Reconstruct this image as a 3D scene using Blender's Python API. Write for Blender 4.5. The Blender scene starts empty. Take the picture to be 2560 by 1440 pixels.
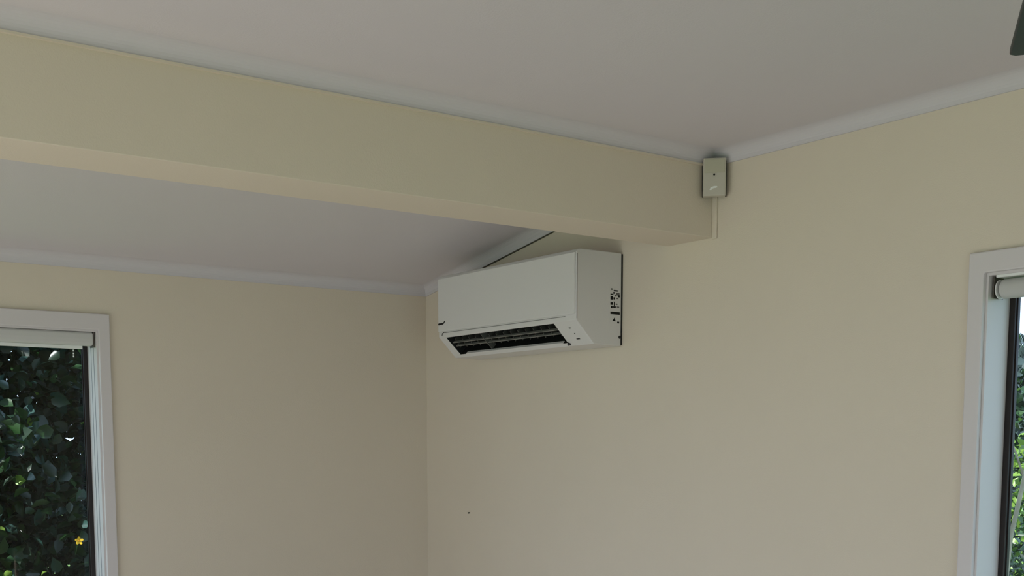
import bpy, math, random
import numpy as np
from mathutils import Vector, Matrix

S = bpy.context.scene
COL = S.collection
H = 1.60                      # camera height above the floor

# ------------------------------------------------------------------ camera
def setup_camera():
    yaw, pitch, roll = 0.94204, -0.10855, -0.00177
    fwd = Vector((-math.sin(yaw) * math.cos(pitch), math.cos(yaw) * math.cos(pitch), math.sin(pitch)))
    rt = Vector((math.cos(yaw), math.sin(yaw), 0)); up = rt.cross(fwd)
    c, s = math.cos(roll), math.sin(roll)
    rt, up = c * rt + s * up, c * up - s * rt
    cam = bpy.data.cameras.new('camera')
    o = bpy.data.objects.new('camera', cam); COL.objects.link(o)
    m = Matrix((rt, up, -fwd)).transposed().to_4x4()
    m.translation = Vector((4.20506, -2.72631, H))
    o.matrix_world = m
    cam.sensor_width = 36; cam.sensor_fit = 'HORIZONTAL'
    cam.lens = 2991.44 * 36 / 2560
    cam.shift_x = (1280 - 1229.54) / 2560
    cam.shift_y = (1434.04 - 720) / 2560
    cam.clip_start = 0.02
    S.camera = o
setup_camera()

# ------------------------------------------------------------------ light
w = bpy.data.worlds.new('world'); S.world = w; w.use_nodes = True
bg = w.node_tree.nodes['Background']
bg.inputs[0].default_value = (0.58, 0.77, 1.0, 1); bg.inputs[1].default_value = 2.6

def area(name, loc, rot, sx, sy, power, color):
    l = bpy.data.lights.new(name, 'AREA'); l.shape = 'RECTANGLE'; l.size = sx; l.size_y = sy
    l.energy = power; l.color = color
    o = bpy.data.objects.new(name, l); COL.objects.link(o); o.location = loc; o.rotation_euler = rot
    return o
R = math.radians
# daylight through the glazed doors behind the camera (south side and east side)
area('daylight_south', (2.7, -5.75, 0.50), (R(74), 0, 0), 3.0, 0.9, 16, (0.72, 0.87, 1.0))
area('daylight_east', (6.75, -2.6, 0.55), (R(74), 0, R(90)), 2.6, 1.0, 13, (1.0, 0.96, 0.92))
# low-angle sun from the south-west, reaching the floor through the doors behind the camera
sl_ = bpy.data.lights.new('sun', 'SUN'); sl_.energy = 14.0; sl_.angle = R(0.6); sl_.color = (1.0, 0.965, 0.93)
so = bpy.data.objects.new('sun', sl_); COL.objects.link(so)
so.rotation_euler = Vector((-0.10, 0.86, -0.49)).to_track_quat('-Z', 'Y').to_euler()
S.view_settings.view_transform = 'Standard'; S.view_settings.look = 'None'
S.view_settings.gamma = 1; S.view_settings.use_curve_mapping = False
S.view_settings.exposure = -0.29

# ------------------------------------------------------------------ materials
def mat(name, col, rough=0.6, spec=0.5, bump=None, var=0.0, vscale=3.0, metallic=0.0, trans=0.0):
    m = bpy.data.materials.new(name); m.use_nodes = True
    nt = m.node_tree; b = nt.nodes['Principled BSDF']
    b.inputs['Roughness'].default_value = rough
    b.inputs['Specular IOR Level'].default_value = spec
    b.inputs['Metallic'].default_value = metallic
    tc = nt.nodes.new('ShaderNodeTexCoord')
    if var > 0:
        n = nt.nodes.new('ShaderNodeTexNoise'); n.inputs['Scale'].default_value = vscale; n.inputs['Detail'].default_value = 4
        r = nt.nodes.new('ShaderNodeValToRGB')
        r.color_ramp.elements[0].position = 0.3; r.color_ramp.elements[1].position = 0.7
        r.color_ramp.elements[0].color = tuple(c * (1 - var) for c in col) + (1,)
        r.color_ramp.elements[1].color = tuple(min(1, c * (1 + var)) for c in col) + (1,)
        nt.links.new(tc.outputs['Object'], n.inputs['Vector'])
        nt.links.new(n.outputs['Fac'], r.inputs['Fac']); nt.links.new(r.outputs['Color'], b.inputs['Base Color'])
    else:
        b.inputs['Base Color'].default_value = tuple(col) + (1,)
    if bump:
        n2 = nt.nodes.new('ShaderNodeTexNoise'); n2.inputs['Scale'].default_value = bump[0]; n2.inputs['Detail'].default_value = 3
        bp = nt.nodes.new('ShaderNodeBump'); bp.inputs['Strength'].default_value = bump[1]; bp.inputs['Distance'].default_value = 0.002
        nt.links.new(tc.outputs['Object'], n2.inputs['Vector'])
        nt.links.new(n2.outputs['Fac'], bp.inputs['Height']); nt.links.new(bp.outputs['Normal'], b.inputs['Normal'])
    if trans > 0:
        out = nt.nodes['Material Output']
        t = nt.nodes.new('ShaderNodeBsdfTranslucent'); t.inputs[0].default_value = tuple(min(1, c * 1.5) for c in col) + (1,)
        mx = nt.nodes.new('ShaderNodeMixShader'); mx.inputs[0].default_value = trans
        nt.links.new(b.outputs[0], mx.inputs[1]); nt.links.new(t.outputs[0], mx.inputs[2]); nt.links.new(mx.outputs[0], out.inputs[0])
    return m

M = {}
M['wall'] = mat('cream_wall_paint', (0.745, 0.65, 0.535), 0.75, 0.3, bump=(260, 0.25), var=0.012, vscale=2.2)
M['ceil'] = mat('ceiling_paint', (0.69, 0.64, 0.66), 0.85, 0.2, bump=(260, 0.2), var=0.01, vscale=2)
M['cornice'] = mat('cornice_paint', (0.665, 0.622, 0.648), 0.7, 0.3)
M['trim'] = mat('white_gloss_trim', (0.70, 0.645, 0.645), 0.45, 0.4)
M['floor'] = mat('pale_timber_floor', (0.50, 0.46, 0.43), 0.4, 0.4, var=0.12, vscale=5)
M['plastic'] = mat('white_plastic', (0.73, 0.70, 0.69), 0.38, 0.45)
M['plastic2'] = mat('off_white_plastic', (0.55, 0.51, 0.43), 0.4, 0.45)
M['sensorlens'] = mat('sensor_lens_plastic', (0.50, 0.47, 0.36), 0.3, 0.4)
M['white'] = mat('bright_white_plastic', (0.85, 0.85, 0.82), 0.3, 0.5)
M['dark'] = mat('black_plastic', (0.012, 0.012, 0.012), 0.45, 0.4)
M['darkbrown'] = mat('dark_bronze_aluminium', (0.018, 0.011, 0.010), 0.4, 0.4)
M['louvre'] = mat('dark_grey_louvre', (0.10, 0.10, 0.09), 0.4, 0.5)
M['flap'] = mat('grey_flap_plastic', (0.22, 0.21, 0.19), 0.4, 0.5)
M['ink'] = mat('black_ink', (0.012, 0.011, 0.010), 0.6, 0.2)
M['greyink'] = mat('grey_ink', (0.16, 0.15, 0.14), 0.6, 0.2)
M['groove'] = mat('groove_shadow_gap', (0.20, 0.21, 0.24), 0.7, 0.2)
M['jointgap'] = mat('open_joint', (0.10, 0.09, 0.07), 0.8, 0.1)
M['seam'] = mat('panel_seam', (0.30, 0.29, 0.28), 0.6, 0.2)
M['blind'] = mat('white_blind_fabric', (0.68, 0.66, 0.64), 0.8, 0.2, bump=(900, 0.2), trans=0.12)
M['fan'] = mat('dark_green_grey_metal', (0.009, 0.016, 0.017), 0.45, 0.4)
M['steel'] = mat('dull_steel', (0.15, 0.13, 0.11), 0.4, 0.5, metallic=0.6)
M['lawn'] = mat('lawn_grass', (0.15, 0.25, 0.07), 0.9, 0.1, bump=(60, 1.0), var=0.3, vscale=3)
M['bark'] = mat('grey_brown_bark', (0.42, 0.37, 0.30), 0.85, 0.2, bump=(25, 1.0), var=0.3, vscale=12)
M['darkbark'] = mat('dark_bark', (0.035, 0.028, 0.020), 0.9, 0.1, bump=(25, 1.0), var=0.3, vscale=12)
M['leaf_dark'] = mat('dark_green_leaf', (0.006, 0.020, 0.010), 0.42, 0.5)
M['leaf_mid'] = mat('mid_green_leaf', (0.014, 0.045, 0.012), 0.38, 0.5, trans=0.15)
M['leaf_skytint'] = mat('sky_tinted_leaf', (0.018, 0.050, 0.042), 0.32, 0.6)  # blue of the reflected sky put into the leaf colour
M['leaf_sunlit'] = mat('sunlit_lime_leaf', (0.15, 0.26, 0.04), 0.4, 0.4, trans=0.3)  # sunlight on some leaves painted as a lime colour
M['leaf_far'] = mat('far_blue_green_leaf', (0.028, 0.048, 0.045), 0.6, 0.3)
M['petal'] = mat('yellow_petal', (0.95, 0.62, 0.05), 0.5, 0.3, trans=0.3)
M['petalin'] = mat('orange_petal_throat', (0.75, 0.30, 0.02), 0.5, 0.3)

g = bpy.data.materials.new('window_glass'); g.use_nodes = True
nt = g.node_tree; nt.nodes.remove(nt.nodes['Principled BSDF'])
tr = nt.nodes.new('ShaderNodeBsdfTransparent'); tr.inputs[0].default_value = (0.94, 0.955, 0.97, 1)
gl = nt.nodes.new('ShaderNodeBsdfGlossy'); gl.inputs['Roughness'].default_value = 0.02
lw = nt.nodes.new('ShaderNodeLayerWeight'); lw.inputs['Blend'].default_value = 0.5
pw = nt.nodes.new('ShaderNodeMath'); pw.operation = 'POWER'; pw.inputs[1].default_value = 5.0
fr = nt.nodes.new('ShaderNodeMath'); fr.operation = 'MULTIPLY_ADD'; fr.inputs[1].default_value = 0.8; fr.inputs[2].default_value = 0.02
nt.links.new(lw.outputs['Facing'], pw.inputs[0]); nt.links.new(pw.outputs[0], fr.inputs[0])
mx = nt.nodes.new('ShaderNodeMixShader')
nt.links.new(fr.outputs[0], mx.inputs[0]); nt.links.new(tr.outputs[0], mx.inputs[1]); nt.links.new(gl.outputs[0], mx.inputs[2])
nt.links.new(mx.outputs[0], nt.nodes['Material Output'].inputs[0])
M['glass'] = g

# ------------------------------------------------------------------ mesh helpers
class MB:
    def __init__(self): self.v = []; self.f = []
    def add(self, vs, fs):
        n = len(self.v); self.v += [tuple(a) for a in vs]; self.f += [tuple(i + n for i in q) for q in fs]; return self
    def box(self, x0, x1, y0, y1, z0, z1):
        x0, x1 = sorted((x0, x1)); y0, y1 = sorted((y0, y1)); z0, z1 = sorted((z0, z1))
        vs = [(x, y, z) for z in (z0, z1) for y in (y0, y1) for x in (x0, x1)]
        return self.add(vs, [(0, 2, 3, 1), (4, 5, 7, 6), (0, 1, 5, 4), (2, 6, 7, 3), (0, 4, 6, 2), (1, 3, 7, 5)])
    def tube(self, pts, rads, n=12):
        pts = [Vector(p) for p in pts]; rings = []
        for i, p in enumerate(pts):
            d = (pts[min(i + 1, len(pts) - 1)] - pts[max(i - 1, 0)]).normalized()
            a = d.orthogonal().normalized() if i == 0 else (a - d * a.dot(d)).normalized()
            b = d.cross(a); r = rads[i] if hasattr(rads, '__len__') else rads
            rings.append([p + (a * math.cos(t) + b * math.sin(t)) * r for t in [2 * math.pi * k / n for k in range(n)]])
        vs = [q for r in rings for q in r]; fs = []
        for i in range(len(rings) - 1):
            for k in range(n):
                k2 = (k + 1) % n; fs.append((i * n + k, i * n + k2, (i + 1) * n + k2, (i + 1) * n + k))
        fs.append(tuple(reversed(range(n)))); fs.append(tuple(range((len(rings) - 1) * n, len(rings) * n)))
        return self.add(vs, fs)
    def prism(self, poly, p2v, t0, t1):
        """poly = 2D outline, p2v(u, v, t) -> 3D."""
        n = len(poly)
        vs = [p2v(u, v, t0) for u, v in poly] + [p2v(u, v, t1) for u, v in poly]
        fs = [(i, (i + 1) % n, n + (i + 1) % n, n + i) for i in range(n)] + [tuple(reversed(range(n))), tuple(range(n, 2 * n))]
        return self.add(vs, fs)
    def build(self, name, m, parent=None, loc=None, bevel=0, seg=2, smooth=False):
        me = bpy.data.meshes.new(name); me.from_pydata(self.v, [], self.f); me.update()
        import bmesh
        bm = bmesh.new(); bm.from_mesh(me); bmesh.ops.recalc_face_normals(bm, faces=bm.faces); bm.to_mesh(me); bm.free()
        for x in (m if isinstance(m, (list, tuple)) else [m]): me.materials.append(x)
        o = bpy.data.objects.new(name, me); COL.objects.link(o)
        if parent is not None: o.parent = parent
        if loc is not None: o.location = loc
        if bevel:
            b = o.modifiers.new('bevel', 'BEVEL'); b.width = bevel; b.segments = seg; b.limit_method = 'ANGLE'; b.angle_limit = R(25)
            b.harden_normals = False
        if smooth:
            for p in me.polygons: p.use_smooth = True
        return o

def thing(name, label, cat, loc=(0, 0, 0), group=None):
    o = bpy.data.objects.new(name, None); COL.objects.link(o); o.location = loc; o.empty_display_size = 0.05
    o['label'] = label; o['category'] = cat
    if group: o['group'] = group
    return o
def tag(o, label, cat, kind=None, group=None):
    o['label'] = label; o['category'] = cat
    if kind: o['kind'] = kind
    if group: o['group'] = group
    return o
def struct(o, label, cat):
    return tag(o, label, cat, 'structure')

# ------------------------------------------------------------------ room shell
XE, YS = 6.5, -5.5            # far sides of the room, behind the camera
XF, XR = 1.5975, 1.4036       # beam front and rear faces
ZB = H + 0.6168               # beam underside
ZT = H + 0.8256               # cornice foot on the beam
CH = 0.038                    # cornice height
ZC = ZT + CH                  # flat ceiling
ZL = H + 0.5975               # cornice foot on the left wall
SL = 0.17584                  # rake of the ceiling behind the beam
TW = 0.14                     # outer wall thickness
LW = (-3.15, -1.350, 0.95, H + 0.3945)     # left window opening  y0 y1 z0 z1
RW = (2.5045, 4.00, 0.95, H + 0.413)      # right window opening x0 x1 z0 z1
SD = (1.0, 4.3, 0.0, 2.1)                 # south doors x0 x1 z0 z1
ED = (-4.2, -1.2, 0.0, 2.1)               # east doors y0 y1 z0 z1
ZTOP = 2.75

def wall_with_hole(name, axis, a0, a1, t0, t1, hole, label):
    m = MB(); h0, h1, z0, z1 = hole
    def b(u0, u1, w0, w1):
        if u1 - u0 < 1e-4 or w1 - w0 < 1e-4: return
        if axis == 'x': m.box(u0, u1, t0, t1, w0, w1)
        else: m.box(t0, t1, u0, u1, w0, w1)
    b(a0, h0, 0, ZTOP); b(h1, a1, 0, ZTOP); b(h0, h1, z1, ZTOP); b(h0, h1, 0, z0)
    return struct(m.build(name, M['wall']), label, 'wall')
wall_with_hole('wall_left', 'y', YS, 0, -TW, 0, LW, 'cream painted wall on the left with the leafy window in it')
wall_with_hole('wall_right', 'x', -TW, XE, 0, TW, RW, 'cream painted wall on the right that carries the air conditioner')
wall_with_hole('wall_back', 'x', -TW, XE, YS - TW, YS, SD, 'cream wall behind the camera with wide glazed doors')
wall_with_hole('wall_side', 'y', YS, 0, XE, XE + TW, ED, 'cream wall at the side behind the camera with glazed doors')
struct(MB().box(-TW, XE + TW, YS - TW, TW, -0.15, 0).build('floor', M['floor']), 'pale timber floor of the room', 'floor')
# ceiling: raked strip from the left wall, then flat; one slab with a folded underside
m = MB()
zc0 = ZL + 0.035
xb = (ZC - zc0) / SL
poly = [(-TW, zc0 - TW * SL), (0, zc0), (xb, ZC), (XE + TW, ZC), (XE + TW, ZTOP + 0.1), (-TW, ZTOP + 0.1)]
m.prism(poly, lambda u, v, t: (u, t, v), YS - TW, TW)
struct(m.build('ceiling', M['ceil']), 'off-white ceiling, raked beside the left wall and flat beyond the beam', 'ceiling')
# beam
struct(MB().box(XR, XF, YS, 0, ZB, ZC + 0.02).build('beam', M['wall'], bevel=0.002), 'boxed cream ceiling beam running from the camera side to the right wall', 'beam')

# cornices: cove profile (out, up) from the wall
def cove(h, wd, n=8, lip=0.006):
    pts = [(0, 0), (lip, 0), (lip, 0.004)]
    for k in range(n + 1):
        t = math.pi / 2 * k / n
        # concave quarter: centre at (wd, 0)
        pts.append((lip + (wd - lip) * (1 - math.cos(t)), 0.004 + (h - 0.004) * math.sin(t)))
    pts += [(wd, h + 0.02), (0, h + 0.02)]
    return pts
def cornice(name, label, p0, d, out, length, h=CH, wd=0.047, m0=1, m1=1, rake=0.0):
    """p0 start at the foot of the wall, d along, out away from the wall; m0/m1 mitre (1 inside, 0 square)."""
    p0, d, out = Vector(p0), Vector(d), Vector(out); pr = cove(h, wd); n = len(pr); vs = []
    for (u, v) in pr: vs.append(p0 + d * (u * m0) + out * u + Vector((0, 0, v + rake * u * m0)))
    for (u, v) in pr: vs.append(p0 + d * (length - u * m1) + out * u + Vector((0, 0, v + rake * (length - u * m1))))
    fs = [(i, (i + 1) % n, n + (i + 1) % n, n + i) for i in range(n)] + [tuple(range(n)), tuple(range(n, 2 * n))]
    return struct(MB().add(vs, fs).build(name, M['cornice']), label, 'cornice')
cornice('trim_1', 'off-white cove cornice along the top of the beam', (XF, 0, ZT), (0, -1, 0), (1, 0, 0), -YS)
cornice('trim_2', 'off-white cove cornice above the right wall, right of the beam', (XF, 0, ZT), (1, 0, 0), (0, -1, 0), XE - XF)
cornice('trim_3', 'off-white cove cornice above the left wall', (0, 0, ZL), (0, -1, 0), (1, 0, 0), -YS, h=0.043)
cornice('trim_4', 'raked cove cornice above the air conditioner behind the beam', (0, 0, ZL - 0.001), (1, 0, 0), (0, -1, 0), xb, h=0.036, wd=0.045, rake=SL, m1=0)
MB().box(XF, XF + 0.009, YS, -0.009, ZT - 0.004, ZT + 0.001).build('light_catch_edge', M['wall'], bpy.data.objects['trim_1'])  # thin ledge added to catch light as a bright line under the cornice
m = MB()                      # open joint under the raked cornice
gq = [(x_, y_, ZL - 0.001 + SL * x_ + dz_) for x_ in (0.16, XR) for y_ in (-0.0035, 0.0) for dz_ in (-0.0035, 0.0005)]
m.add(gq, [(0, 1, 3, 2), (4, 6, 7, 5), (0, 4, 5, 1), (2, 3, 7, 6), (0, 2, 6, 4), (1, 5, 7, 3)])
m.build('cornice_joint', M['jointgap'], bpy.data.objects['trim_4'])
cornice('trim_5', 'short flat cove cornice tucked behind the beam', (xb, 0, ZT + 0.002), (1, 0, 0), (0, -1, 0), XR - xb, h=0.036, wd=0.045, m0=0, m1=0)
for nm, lb, a in (('baseboard_left', 'white skirting board along the left wall', (0, 0.012, YS, 0)),
                  ('baseboard_right', 'white skirting board along the right wall', (0.012, XE, -0.012, 0))):
    struct(MB().box(a[0], a[1], a[2], a[3], 0, 0.09).build(nm, M['trim'], bevel=0.002), lb, 'skirting board')

# ------------------------------------------------------------------ windows
def window(name, label, frame_of, hole, jamb, cas=0.045, cast=0.05, grooves=True):
    """frame_of(u, w, z): u along the wall, w out through the wall (0 = room face), z up."""
    h0, h1, z0, z1 = hole
    root = bpy.data.objects.new(name, None); COL.objects.link(root)
    root.location = frame_of((h0 + h1) / 2, 0.05, z0); struct(root, label, 'window')
    L = Vector(root.location)
    def bx(mb, u0, u1, w0, w1, a, b):
        p, q = Vector(frame_of(u0, w0, a)) - L, Vector(frame_of(u1, w1, b)) - L
        mb.box(p.x, q.x, p.y, q.y, p.z, q.z)
    t = 0.013
    m = MB()
    def quadframe(mb, u0, u1, a, b, wd, w0, w1, wt=None):
        wt = wd if wt is None else wt
        # four mitred boards round the rectangle, growing outwards by wd
        o = [(u0 - wd, a - wt), (u1 + wd, a - wt), (u1 + wd, b + wt), (u0 - wd, b + wt)]
        i = [(u0, a), (u1, a), (u1, b), (u0, b)]
        vs = []
        for w_ in (w0, w1):
            for (u, z) in o + i: vs.append(Vector(frame_of(u, w_, z)) - L)
        fs = []
        for k in range(4):
            k2 = (k + 1) % 4
            fs += [(k, k2, 4 + k2, 4 + k), (8 + k, 8 + k2, 12 + k2, 12 + k), (k, k2, 8 + k2, 8 + k), (4 + k, 4 + k2, 12 + k2, 12 + k)]
        mb.add(vs, fs)
    quadframe(m, h0 + 0.004, h1 - 0.004, z0 + 0.004, z1 - 0.004, cas, -0.014, 0.0, cast)
    m.build('window_casing', M['trim'], root, bevel=0.003)
    # reveal lining: boards inside the opening
    m = MB(); e = 0.010
    bx(m, h0, h0 + e, -0.001, jamb, z0, z1); bx(m, h1 - e, h1, -0.001, jamb, z0, z1)
    bx(m, h0 + e, h1 - e, -0.001, jamb, z1 - e, z1); bx(m, h0 + e, h1 - e, -0.001, jamb, z0, z0 + e)
    m.build('window_reveal', M['trim'], root)
    # fine grooves of the blind channel on the two side linings
    for u in ((h0 + e), (h1 - e)):
        s = 1 if u < (h0 + h1) / 2 else -1
        for wq in ((0.030, 0.058) if grooves else ()):
            m = MB(); bx(m, u, u + s * 0.0008, wq, wq + 0.0022, z0 + e, z1 - 0.05)
            m.build('channel_groove', M['groove'], root)
    # dark aluminium frame and sash
    m = MB(); quadframe(m, h0 + e + 0.016, h1 - e - 0.016, z0 + e + 0.016, z1 - e - 0.016, 0.016, jamb - 0.004, jamb + 0.020)
    m.build('window_frame', M['darkbrown'], root, bevel=0.0015)
    m = MB(); f = 0.016; quadframe(m, h0 + e + f + 0.003, h1 - e - f - 0.003, z0 + e + f + 0.003, z1 - e - f - 0.003, 0.003, jamb + 0.004, jamb + 0.009)
    m.build('glazing_bead', M['darkbrown'], root)
    um = (h0 + h1) / 2
    m = MB(); bx(m, um - 0.02, um + 0.02, jamb, jamb + 0.02, z0 + e + f, z1 - e - f)
    m.build('window_mullion', M['darkbrown'], root)
    m = MB()
    bx(m, h0 + e + f, um - 0.02, jamb + 0.009, jamb + 0.013, z0 + e + f, z1 - e - f)
    m.build('window_pane', M['glass'], root)
    m = MB(); bx(m, um + 0.02, h1 - e - f, jamb + 0.009, jamb + 0.013, z0 + e + f, z1 - e - f)
    m.build('window_pane', M['glass'], root)
    m = MB(); bx(m, h0 - 0.05, h1 + 0.05, -0.035, 0.005, z0 - 0.005, z0 + 0.014)
    m.build('window_sill', M['trim'], root, bevel=0.003)
    return root
fl = lambda u, w_, z: (-w_, u, z)
fr_ = lambda u, w_, z: (u, w_, z)
window('window_1', 'dark framed window in the left wall with dense foliage behind', fl, LW, 0.102, 0.0387, 0.0555)
window('window_2', 'dark framed window at the right edge with pale reveal and a slice of sky', fr_, RW, 0.098, 0.041, 0.051, False)

def doors(name, label, fo, hole):
    h0, h1, z0, z1 = hole
    root = bpy.data.objects.new(name, None); COL.objects.link(root); struct(root, label, 'door')
    m = MB()
    def bx(mb, u0, u1, w0, w1, a, b):
        p, q = fo(u0, w0, a), fo(u1, w1, b); mb.box(p[0], q[0], p[1], q[1], p[2], q[2])
    bx(m, h0, h0 + 0.05, 0.03, 0.10, z0, z1); bx(m, h1 - 0.05, h1, 0.03, 0.10, z0, z1); bx(m, h0, h1, 0.03, 0.10, z1 - 0.05, z1)
    um = (h0 + h1) / 2; bx(m, um - 0.03, um + 0.03, 0.03, 0.10, z0, z1)
    m.build('door_frame', M['darkbrown'], root)
doors('door_1', 'dark framed glazed doors in the wall behind the camera', lambda u, w_, z: (u, YS - w_, z), SD)
doors('door_2', 'dark framed glazed doors in the side wall behind the camera', lambda u, w_, z: (XE + w_, u, z), ED)

# roller blinds
def blind_left():
    y0, y1 = LW[0] + 0.016, -1.3635
    t = thing('roller_blind', 'rolled-up white roller blind at the head of the leafy left window', 'blind', (-0.026, (y0 + y1) / 2, H + 0.3605))
    Lc = t.location; hy = (y1 - y0) / 2
    pr = [(-0.020, 0.024), (0.014, 0.024), (0.021, 0.018), (0.022, 0.0), (0.020, -0.016), (0.014, -0.0225), (-0.018, -0.0225), (-0.024, -0.012), (-0.024, 0.016)]
    MB().prism(pr, lambda u, v, s: (u, s, v), -hy + 0.0045, hy - 0.0045).build('roll_cover', M['blind'], t, bevel=0.004, seg=3)
    MB().box(-0.013, -0.003, -hy + 0.02, hy - 0.035, -0.034, -0.0225).build('bottom_rail', M['white'], t, bevel=0.001)
    for s in (-1, 1):
        MB().box(-0.022, 0.018, s * hy - 0.003, s * hy, -0.028, 0.03).build('end_bracket', M['steel'], t)
    # small bead chain connector beside the bottom rail
    for k in range(4):
        MB().tube([(-0.018, hy - 0.062, -0.026 - k * 0.010), (-0.018, hy - 0.062, -0.032 - k * 0.010)], [0.0025, 0.0025], 8).build('chain_bead', M['white'], t)
blind_left()
def blind_right():
    x0, x1 = 2.531, RW[1] - 0.02
    t = thing('roller_blind', 'white roller blind rolled up under the head of the right-hand window beside the sky', 'blind', ((x0 + x1) / 2, 0.030, H + 0.3705))
    hx = (x1 - x0) / 2
    pts = [(math.cos(a) * 0.026, math.sin(a) * 0.026) for a in [2 * math.pi * k / 28 for k in range(28)]]
    m = MB()
    m.tube([(-hx + 0.004, 0, 0), (-hx + 0.008, 0, 0), (hx - 0.008, 0, 0), (hx - 0.004, 0, 0)], [0.020, 0.0238, 0.0238, 0.020], 32)
    m.build('roller_tube', M['blind'], t, smooth=True)
    MB().box(-hx - 0.002, hx + 0.002, -0.024, 0.014, 0.0265, 0.0395).build('head_rail', M['white'], t, bevel=0.0015)
    for s in (-1, 1):
        m = MB()
        m.tube([(s * (hx + 0.001), 0, 0), (s * (hx + 0.004), 0, 0)], [0.0235, 0.0235], 28)
        m.build('end_disc', M['plastic'], t)
        MB().tube([(s * (hx + 0.004), 0, 0), (s * (hx + 0.0085), 0, 0)], [0.011, 0.011], 16).build('roller_pin', M['dark'], t)
        MB().box(s * (hx + 0.0085), s * (hx + 0.0105), -0.02, 0.022, -0.022, 0.03).build('end_bracket', M['steel'], t)
blind_right()

# ------------------------------------------------------------------ air conditioner
def air_conditioner():
    x0, x1 = 0.396, 1.196; W = x1 - x0
    zt, zb = 0.6215 - 0.3198, 0.0
    t = thing('air_conditioner', 'white wall-mounted split air conditioner high on the wall beside the corner', 'air conditioner', (x0, 0, H + 0.3198))
    # mounting plate and dark gap at the wall
    MB().box(0.006, W - 0.0005, -0.0065, 0, 0.004, zt - 0.003).build('mounting_plate', M['dark'], t)
    # body profile (y, z), origin at rear bottom
    P = [(-0.0065, 0.0), (-0.1255, 0.002), (-0.2005, 0.0752), (-0.2005, zt - 0.010), (-0.193, zt - 0.002), (-0.180, zt), (-0.0065, zt)]
    n = len(P); vs = [(0, y, z) for y, z in P] + [(W, y, z) for y, z in P]
    hx0, hx1, a, b = 0.043, 0.680, 0.055, 0.86        # outlet opening along and across the slanted face
    A, B = Vector((0, *P[2])), Vector((0, *P[1]))
    def sl(x, s, dpt=0.0):
        q = A.lerp(B, s); nrm = Vector((0, -0.0732, -0.075)).normalized()
        return (x, q.y - nrm.y * dpt, q.z - nrm.z * dpt)
    vs += [sl(hx0, a), sl(hx1, a), sl(hx1, b), sl(hx0 + 0.005, b)]
    D = 0.055
    vs += [sl(hx0 + 0.004, a + 0.02, D), sl(hx1 - 0.004, a + 0.02, D), sl(hx1 - 0.004, b - 0.02, D), sl(hx0 + 0.008, b - 0.02, D)]
    fs = []
    for i in range(n):
        if i == 1: continue
        fs.append((i, (i + 1) % n, n + (i + 1) % n, n + i))
    fs += [tuple(range(n)), tuple(range(n, 2 * n))]
    k = 2 * n
    fs += [(2, n + 2, k + 1, k), (n + 2, n + 1, k + 2, k + 1), (n + 1, 1, k + 3, k + 2), (1, 2, k, k + 3)]
    body = MB().add(vs, fs + [(k, k + 1, k + 5, k + 4), (k + 1, k + 2, k + 6, k + 5), (k + 2, k + 3, k + 7, k + 6), (k + 3, k, k + 4, k + 7), (k + 4, k + 5, k + 6, k + 7)])
    bo = body.build('body', [M['plastic'], M['dark']], t)
    for p in bo.data.polygons:
        if p.index >= len(bo.data.polygons) - 5: p.material_index = 1
    bv = bo.modifiers.new('bevel', 'BEVEL'); bv.width = 0.006; bv.segments = 3; bv.limit_method = 'ANGLE'; bv.angle_limit = R(28)
    bv.use_clamp_overlap = True
    # front panel, a slightly proud sheet with a shadow line at its foot
    MB().box(0.004, W - 0.004, -0.2065, -0.1995, 0.094, zt - 0.012).build('front_panel', M['plastic'], t, bevel=0.003, seg=3)
    MB().box(0.050, W - 0.055, -0.2012, -0.199, 0.0885, 0.0912).build('panel_seam', M['seam'], t)
    MB().tube([(0.022, -0.2007, 0.080), (0.026, -0.2010, 0.088), (0.036, -0.2010, 0.0915), (0.050, -0.2010, 0.0905)], 0.0013, 6).build('panel_seam', M['ink'], t)
    # seam between the front moulding and the side
    MB().box(W - 0.0015, W + 0.0006, -0.1985, -0.1965, 0.080, zt - 0.016).build('side_seam', M['greyink'], t)
    # outlet: vertical louvres, one slim rib, two swing flaps
    for i in range(15):
        x = hx0 + 0.022 + i * (hx1 - hx0 - 0.04) / 14
        m = MB(); c = [sl(x + 0.006, a + 0.16, 0.012), sl(x - 0.004, b - 0.22, 0.012), sl(x - 0.010, b - 0.22, 0.04), sl(x, a + 0.16, 0.04)]
        c2 = [(p[0] + 0.0022, p[1], p[2]) for p in c]
        m.add(c + c2, [(0, 1, 2, 3), (4, 5, 6, 7), (0, 1, 5, 4), (1, 2, 6, 5), (2, 3, 7, 6), (3, 0, 4, 7)]); m.build('air_guide', M['louvre'], t)
    def bar(name, s0, s1, d0, d1, material, xa=hx0 + 0.006, xb_=hx1 - 0.006):
        m = MB(); c = [sl(x, s, d) for x in (xa, xb_) for s, d in ((s0, d0), (s1, d0), (s1, d1), (s0, d1))]
        m.add(c, [(0, 1, 2, 3), (4, 5, 6, 7), (0, 1, 5, 4), (1, 2, 6, 5), (2, 3, 7, 6), (3, 0, 4, 7)]); return m.build(name, material, t, bevel=0.0008)
    bar('air_flap', 0.34, 0.37, 0.006, 0.016, M['flap'])
    bar('air_flap', 0.52, 0.55, 0.008, 0.018, M['flap'])
    bar('air_flap', b - 0.045, b - 0.015, -0.003, 0.008, M['plastic'], hx0 + 0.05, hx1 - 0.02)
    bar('centre_rib', 0.10, b - 0.05, 0.004, 0.03, M['louvre'], (hx0 + hx1) / 2 - 0.11, (hx0 + hx1) / 2 - 0.107)
    # flap pivot at the right end of the outlet
    MB().tube([sl(hx1 + 0.004, b + 0.02, -0.003), sl(hx1 + 0.012, b + 0.05, -0.002)], [0.006, 0.003], 8).build('flap_pivot', M['dark'], t)
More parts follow.
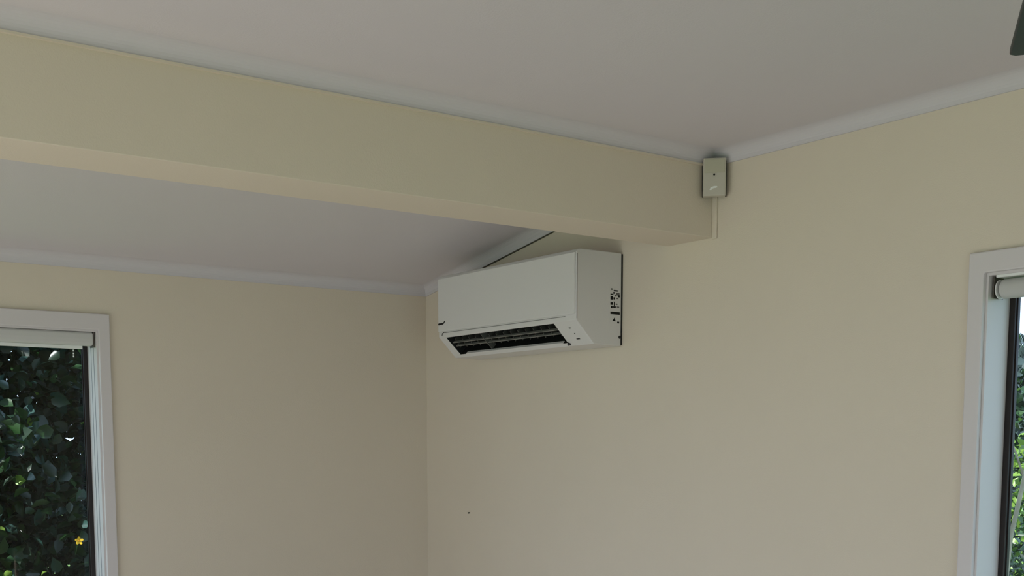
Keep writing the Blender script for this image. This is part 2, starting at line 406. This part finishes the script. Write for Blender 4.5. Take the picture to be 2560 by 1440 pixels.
    # indicator marks right of the outlet
    for (xx, s, wd) in ((0.737, 0.27, 0.010), (0.745, 0.50, 0.004), (0.737, 0.72, 0.017)):
        c = [sl(xx, s, -0.0005), sl(xx + wd, s, -0.0005), sl(xx + wd, s + 0.035, -0.0005), sl(xx, s + 0.035, -0.0005)]
        cc = [sl(xx, s, 0.001), sl(xx + wd, s, 0.001), sl(xx + wd, s + 0.035, 0.001), sl(xx, s + 0.035, 0.001)]
        MB().add(c + cc, [(0, 1, 2, 3), (4, 5, 6, 7), (0, 1, 5, 4), (1, 2, 6, 5), (2, 3, 7, 6), (3, 0, 4, 7)]).build('indicator_mark', M['ink'], t)
    # small black emblem at the lower left of the panel
    e = [(-0.002, 0), (0.003, -0.004), (0.030, -0.003), (0.040, 0.001), (0.0455, 0.008), (0.042, 0.010), (0.036, 0.0045), (0.028, 0.003), (0.004, 0.0035)]
    MB().prism(e, lambda u, v, s: (0.006 + u, s, 0.123 + v), -0.2072, -0.2062).build('emblem', M['ink'], t)
    # rating label printed on the side: rows of tiny marks, a black block and a warning triangle
    lab = MB().box(W - 0.0003, W + 0.0007, -0.062, -0.009, 0.074, 0.190).build('rating_label', M['plastic'], t)
    def mark(y0, y1, z0, z1, mt='ink'):
        if y1 - y0 < 0.03: y0, y1, z0, z1 = y0 - 0.0008, y1 + 0.0008, z0 - 0.0006, z1 + 0.0006
        MB().box(W + 0.0006, W + 0.0011, y0, y1, z0 - 0.3198, z1 - 0.3198).build('printed_mark', M[mt], lab)
    mark(-0.0545, -0.0135, 0.4215, 0.4300)
    MB().prism([(-0.046, 0.3995), (-0.031, 0.3995), (-0.0365, 0.4115)], lambda u, v, s: (W + s, u, v - 0.3198), 0.0006, 0.0011).build('printed_mark', M['ink'], lab)
    mark(-0.0235, -0.0165, 0.3940, 0.3985)
    rows = [(-0.052, -0.047, .5005, .5045), (-0.040, -0.024, .4965, .5000), (-0.042, -0.037, .489, .493), (-0.030, -0.016, .484, .491), (-0.020, -0.015, .478, .484),
            (-0.054, -0.043, .484, .487), (-0.036, -0.030, .480, .485), (-0.054, -0.045, .469, .479), (-0.041, -0.036, .470, .476), (-0.028, -0.021, .472, .475),
            (-0.054, -0.044, .4525, .4595), (-0.039, -0.036, .450, .462), (-0.031, -0.025, .4535, .4565), (-0.052, -0.046, .442, .448), (-0.042, -0.032, .4435, .4475), (-0.026, -0.017, .445, .4475)]
    for i, r in enumerate(rows): mark(*r, 'ink' if i % 3 else 'greyink')
    MB().tube([(W - 0.001, -0.0125, 0.029), (W + 0.0015, -0.0125, 0.029)], [0.0055, 0.005], 12).build('side_screw', M['dark'], t)
    return t
air_conditioner()

# ------------------------------------------------------------------ motion sensor, cable cover, nail
def sensor():
    t = thing('motion_sensor', 'small cream motion sensor mounted high where the beam meets the wall', 'sensor', (XF, 0, H + 0.727))
    a = R(45); ox, oy = Vector((math.cos(a), -math.sin(a), 0)), Vector((math.cos(a), math.sin(a), 0))
    def p(u, v, d): q = oy * u + ox * d; return (q.x, q.y, v)      # u across, v up, d out of the corner
    def bx(u0, u1, v0, v1, d0, d1):
        vs = [p(u, v, d) for v in (v0, v1) for d in (d0, d1) for u in (u0, u1)]
        return MB().add(vs, [(0, 2, 3, 1), (4, 5, 7, 6), (0, 1, 5, 4), (2, 6, 7, 3), (0, 4, 6, 2), (1, 3, 7, 5)])
    hw = 0.0335
    bx(-hw - 0.0015, hw + 0.0025, 0.002, 0.112, 0.037, 0.044).build('shadow_plate', M['dark'], t)  # black plate stands for the shadow around the sensor's back edge
    bx(-hw, hw, 0.0, 0.1095, 0.044, 0.072).build('sensor_body', M['plastic2'], t, bevel=0.004, seg=3)
    bx(-hw + 0.004, hw - 0.004, 0.066, 0.105, 0.0715, 0.0735).build('sensor_lens', M['sensorlens'], t, bevel=0.0015)
    c = p(-0.001, 0.060, 0.0715); c2 = p(-0.001, 0.060, 0.0735)
    MB().tube([c, c2], [0.0065, 0.0062], 14).build('light_ring', M['plastic2'], t)
    MB().tube([p(-0.001, 0.0605, 0.073), p(-0.001, 0.0605, 0.0742)], [0.0030, 0.0030], 10).build('indicator_light', M['ink'], t)
    MB().prism([(-0.013, 0.017), (-0.010, 0.024), (0.000, 0.0275), (0.008, 0.0275), (0.011, 0.024), (0.006, 0.0225), (-0.003, 0.021), (-0.008, 0.016)],
               lambda u, v, s: p(u - 0.001, v, s), 0.0715, 0.0732).build('emblem', M['white'], t)
    # wall bracket filling the corner behind the shadow plate
    MB().add([(0, 0, 0.02), (0, -0.050, 0.02), (0.050, 0, 0.02), (0, 0, 0.117), (0, -0.050, 0.117), (0.050, 0, 0.117)],
             [(0, 2, 1), (3, 4, 5), (0, 1, 4, 3), (1, 2, 5, 4), (2, 0, 3, 5)]).build('corner_bracket', M['dark'], t)
sensor()
o = MB().box(XF + 0.0003, XF + 0.019, -0.007, 0, H + 0.612, H + 0.746).build('cable_cover', M['wall'], bevel=0.002)
tag(o, 'slim cream cable cover running down from the motion sensor beside the beam end', 'cable cover')
o = MB().tube([(0.3066, 0.001, 1.325), (0.3066, -0.004, 1.325), (0.3066, -0.005, 1.325)], [0.0022, 0.0022, 0.0035], 12).build('nail', M['dark'])
tag(o, 'tiny dark nail head in the cream wall below the air conditioner', 'nail')

# ------------------------------------------------------------------ ceiling fan (one blade tip reaches the frame)
def fan():
    zb = H + 0.50
    tip_a, tip_b = Vector((3.296, -1.236, 0)), None
    d = Vector((3.407 - 3.295, -1.404 + 1.234, 0)).normalized(); s = Vector((-d.y, d.x, 0))
    c = tip_a + d * 0.66 + s * 0.065
    t = thing('ceiling_fan', 'dark green-grey ceiling fan with its blade tip at the upper right edge', 'ceiling fan', (c.x, c.y, ZC))
    dz = zb - ZC
    MB().tube([(0, 0, 0), (0, 0, -0.03), (0, 0, -0.06)], [0.065, 0.06, 0.025], 24).build('ceiling_rose', M['fan'], t)
    MB().tube([(0, 0, -0.05), (0, 0, dz + 0.05)], [0.013, 0.013], 16).build('downrod', M['fan'], t)
    MB().tube([(0, 0, dz + 0.09), (0, 0, dz + 0.07), (0, 0, dz - 0.02), (0, 0, dz - 0.05), (0, 0, dz - 0.055)], [0.04, 0.10, 0.11, 0.07, 0.02], 32).build('motor_housing', M['fan'], t)
    base = math.atan2(-d.y, -d.x)
    for k in range(4):
        ang = base + k * math.pi / 2
        ca, sa = math.cos(ang), math.sin(ang)
        out = [(0.12, -0.05), (0.655, -0.065), (0.66, -0.060), (0.66, 0.058), (0.653, 0.065), (0.12, 0.05)]
        f = lambda u, v, q: (u * ca - v * sa, u * sa + v * ca, dz + q)
        bl = MB().prism(out, f, -0.004, 0.004).build('blade', M['fan'], t, bevel=0.0015)
        MB().prism([(0.07, -0.02), (0.20, -0.03), (0.20, 0.03), (0.07, 0.02)], f, 0.004, 0.010).build('blade_bracket', M['fan'], bl)
fan()

# ------------------------------------------------------------------ garden
struct(MB().box(-30, 20, -20, 30, -0.45, -0.30).build('ground', M['lawn']), 'lawn outside the windows', 'ground')

def leaves(name, mats, weights, centres, size, seed, parent, up=0.4):
    """pointed folded leaves, one mesh. centres: (n,3) local."""
    rg = np.random.default_rng(seed); n = len(centres)
    nrm = rg.normal(size=(n, 3)); nrm[:, 2] += up * 2; nrm /= np.linalg.norm(nrm, axis=1)[:, None]
    ax = rg.normal(size=(n, 3)); ax[:, 2] -= 0.6; ax -= nrm * (ax * nrm).sum(1)[:, None]; ax /= np.linalg.norm(ax, axis=1)[:, None]
    sd = np.cross(nrm, ax); L = (size * rg.uniform(0.55, 1.3, n))[:, None]; Wd = L * rg.uniform(0.26, 0.40, n)[:, None]
    c = np.asarray(centres)
    fold = nrm * Wd * 0.35
    v = [c - ax * L * .5, c - ax * L * .2 + sd * Wd + fold, c + ax * L * .15 + sd * Wd * .9 + fold, c + ax * L * .5 - nrm * L * .12,
         c + ax * L * .15 - sd * Wd * .9 + fold, c - ax * L * .2 - sd * Wd + fold]
    V = np.stack(v, 1).reshape(-1, 3); F = []
    for i in range(n): k = 6 * i; F += [(k, k + 1, k + 2, k + 3), (k, k + 3, k + 4, k + 5)]
    me = bpy.data.meshes.new(name); me.from_pydata(V.tolist(), [], F); me.update()
    for m_ in mats: me.materials.append(m_)
    idx = rg.choice(len(mats), size=n, p=weights); me.polygons.foreach_set('material_index', np.repeat(idx, 2).astype(np.int32))
    me.polygons.foreach_set('use_smooth', np.ones(2 * n, dtype=bool))
    o = bpy.data.objects.new(name, me); COL.objects.link(o); o.parent = parent
    return o

G = -0.30
# dense hedge outside the left window
def hedge():
    t = thing('hedge', 'tall dense dark green hedge filling the left window', 'hedge', (-2.0, -1.5, G))
    rg = np.random.default_rng(4); n = 52000
    c = np.stack([rg.uniform(-1.3, 0.62, n), rg.uniform(-0.9, 2.3, n), rg.uniform(0.1, 2.9, n)], 1)
    # front face undulates so clumps come forward
    bulge = 0.18 * np.sin(c[:, 1] * 5.1 + 1) * np.sin(c[:, 2] * 4.3) + 0.1 * np.sin(c[:, 1] * 11 + c[:, 2] * 9)
    keep = c[:, 0] < 0.42 + bulge
    leaves('foliage', [M['leaf_dark'], M['leaf_mid'], M['leaf_skytint'], M['leaf_sunlit']], [0.50, 0.28, 0.205, 0.015], c[keep], 0.080, 5, t)
    rg2 = random.Random(2)
    for k in range(6):
        y = -0.7 + k * 0.52
        pts = [(rg2.uniform(-.35, -.1), y, -0.0)]
        for j in range(1, 6): pts.append((pts[-1][0] + rg2.uniform(-.08, .08), pts[-1][1] + rg2.uniform(-.12, .12), j * 0.54))
        MB().tube(pts, [0.035, 0.03, 0.026, 0.02, 0.014, 0.008], 8).build('stem', M['darkbark'], t, smooth=True)
    return t
hedge_obj = hedge()
def flower(parent, loc, s):
    # a bloom of the hedge: its petals and centre as sub-parts
    L = Vector(loc) - parent.location
    t = bpy.data.objects.new('flower', None); COL.objects.link(t); t.parent = parent; t.location = L; t['label'] = 'small bright yellow bloom'
    for k in range(5):
        a = 2 * math.pi * k / 5 + .3
        d = Vector((0.25, math.cos(a), math.sin(a))).normalized(); q = Vector((0, -math.sin(a), math.cos(a)))
        v = [Vector((0, 0, 0)), d * s * .5 + q * s * .33, d * s * .95 + q * s * .2, d * s, d * s * .95 - q * s * .2, d * s * .5 - q * s * .33]
        v2 = [p + Vector((0.0015, 0, 0)) for p in v]
        MB().add(v + v2, [(0, 1, 2, 3, 4, 5), (6, 7, 8, 9, 10, 11)] + [(i, (i + 1) % 6, 6 + (i + 1) % 6, 6 + i) for i in range(6)]).build('petal', M['petal'], t)
    MB().tube([(-0.004, 0, 0), (0.006, 0, 0)], [s * .22, s * .12], 8).build('flower_centre', M['petalin'], t)
    MB().tube([(-0.004, 0, 0), (-0.03, 0, -s * 1.5), (-0.12, 0.02, -s * 3.6)], 0.0025, 6).build('stalk', M['leaf_mid'], t)
flower(hedge_obj, (-1.28, -1.056, H - 0.437), 0.020)

def shrub(name, label, cat, centre, radii, n, size, mats, wts, seed, trunk=None, stem_mat='darkbark', group=None):
    t = thing(name, label, cat, (centre[0], centre[1], G), group=group)
    rg = np.random.default_rng(seed)
    d = rg.normal(size=(n, 3)); d /= np.linalg.norm(d, axis=1)[:, None]
    r = rg.uniform(0.25, 1, n) ** 0.5
    lump = 1 + 0.18 * np.sin(d[:, 0] * 7 + seed) * np.sin(d[:, 1] * 6) + 0.12 * np.sin(d[:, 2] * 9 + seed)
    c = d * (r * lump)[:, None] * np.array(radii) + np.array([0, 0, centre[2] - G])
    c = c[c[:, 2] > 0.03]
    leaves('foliage', mats, wts, c, size, seed + 1, t)
    hgt = centre[2] - G
    for k in range(4 if trunk is None else 1):
        a = k * 1.7 + seed; w_ = radii[0] * 0.45
        if trunk is None:
            pts = [(0.05 * math.cos(a), 0.05 * math.sin(a), 0), (w_ * .5 * math.cos(a), w_ * .5 * math.sin(a), hgt * .5), (w_ * math.cos(a), w_ * math.sin(a), hgt)]
            MB().tube(pts, [0.03, 0.022, 0.01], 8).build('stem', M[stem_mat], t, smooth=True)
        else:
            MB().tube([(0, 0, 0), (0.08, 0.03, hgt * .4), (0.0, 0.05, hgt * .8), (0.05, 0, hgt)], [trunk, trunk * .8, trunk * .6, trunk * .3], 12).build('trunk', M[stem_mat], t, smooth=True)
    return t
LD, LM, LT, LL, LF = M['leaf_dark'], M['leaf_mid'], M['leaf_skytint'], M['leaf_sunlit'], M['leaf_far']
# seen through the right window
shrub('garden_shrub', 'dark green small-leaved shrub low outside the right-hand window', 'shrub', (0.15, 3.9, 0.62), (1.0, 0.8, 0.58), 5200, 0.045, [LD, LM, LT, LL], [.50, .36, .12, .02], 21)
shrub('garden_shrub', 'yellow-green sunlit shrub behind the dark shrub outside the right-hand window', 'shrub', (-0.8, 5.7, 0.95), (1.1, 0.9, 0.72), 4200, 0.07, [LL, LM, LD], [.6, .3, .1], 33)
shrub('garden_tree', 'dark blue-green tree in the middle distance outside the right-hand window', 'tree', (-3.5, 10.2, 1.85), (2.2, 1.9, 0.95), 6500, 0.13, [LF, LD, LM], [.5, .35, .15], 47, trunk=0.12)
shrub('garden_tree', 'far hazy tree just below the sky outside the right-hand window', 'tree', (-8.2, 19.0, 2.2), (3.5, 3.0, 1.6), 6500, 0.2, [LF, LT, LM], [.7, .2, .1], 59, trunk=0.15)
# leaning pale trunk
def branch():
    t = thing('leaning_branch', 'pale grey-brown branch leaning across the shrubs outside the right-hand window', 'branch', (1.50, 1.8, G))
    z = lambda r: H + r - G
    pts = [(-0.02, 0.02, 0.0), (0.0, 0.0, 0.7), (0.035, 0, z(-.498)), (0.042, 0.0, z(-.376)), (0.062, 0.0, z(-.278)), (0.088, 0.0, z(-.142)), (0.11, 0.0, z(.01)), (0.17, 0.02, z(.2))]
    MB().tube(pts, [0.016, 0.013, 0.0075, 0.009, 0.0095, 0.0085, 0.008, 0.004], 10).build('stem', M['bark'], t, smooth=True)
    MB().tube([pts[5], (0.02, 0.03, z(-.02)), (-0.03, 0.05, z(.05))], [0.005, 0.0035, 0.002], 8).build('twig', M['bark'], t, smooth=True)
    rg = np.random.default_rng(8)
    c = np.stack([rg.uniform(0.0, 0.26, 60), rg.uniform(-.05, .08, 60), z(0.0) + rg.uniform(-.05, .28, 60)], 1)
    leaves('foliage', [M['leaf_sunlit'], M['leaf_mid']], [.4, .6], c, 0.04, 9, t)
branch()
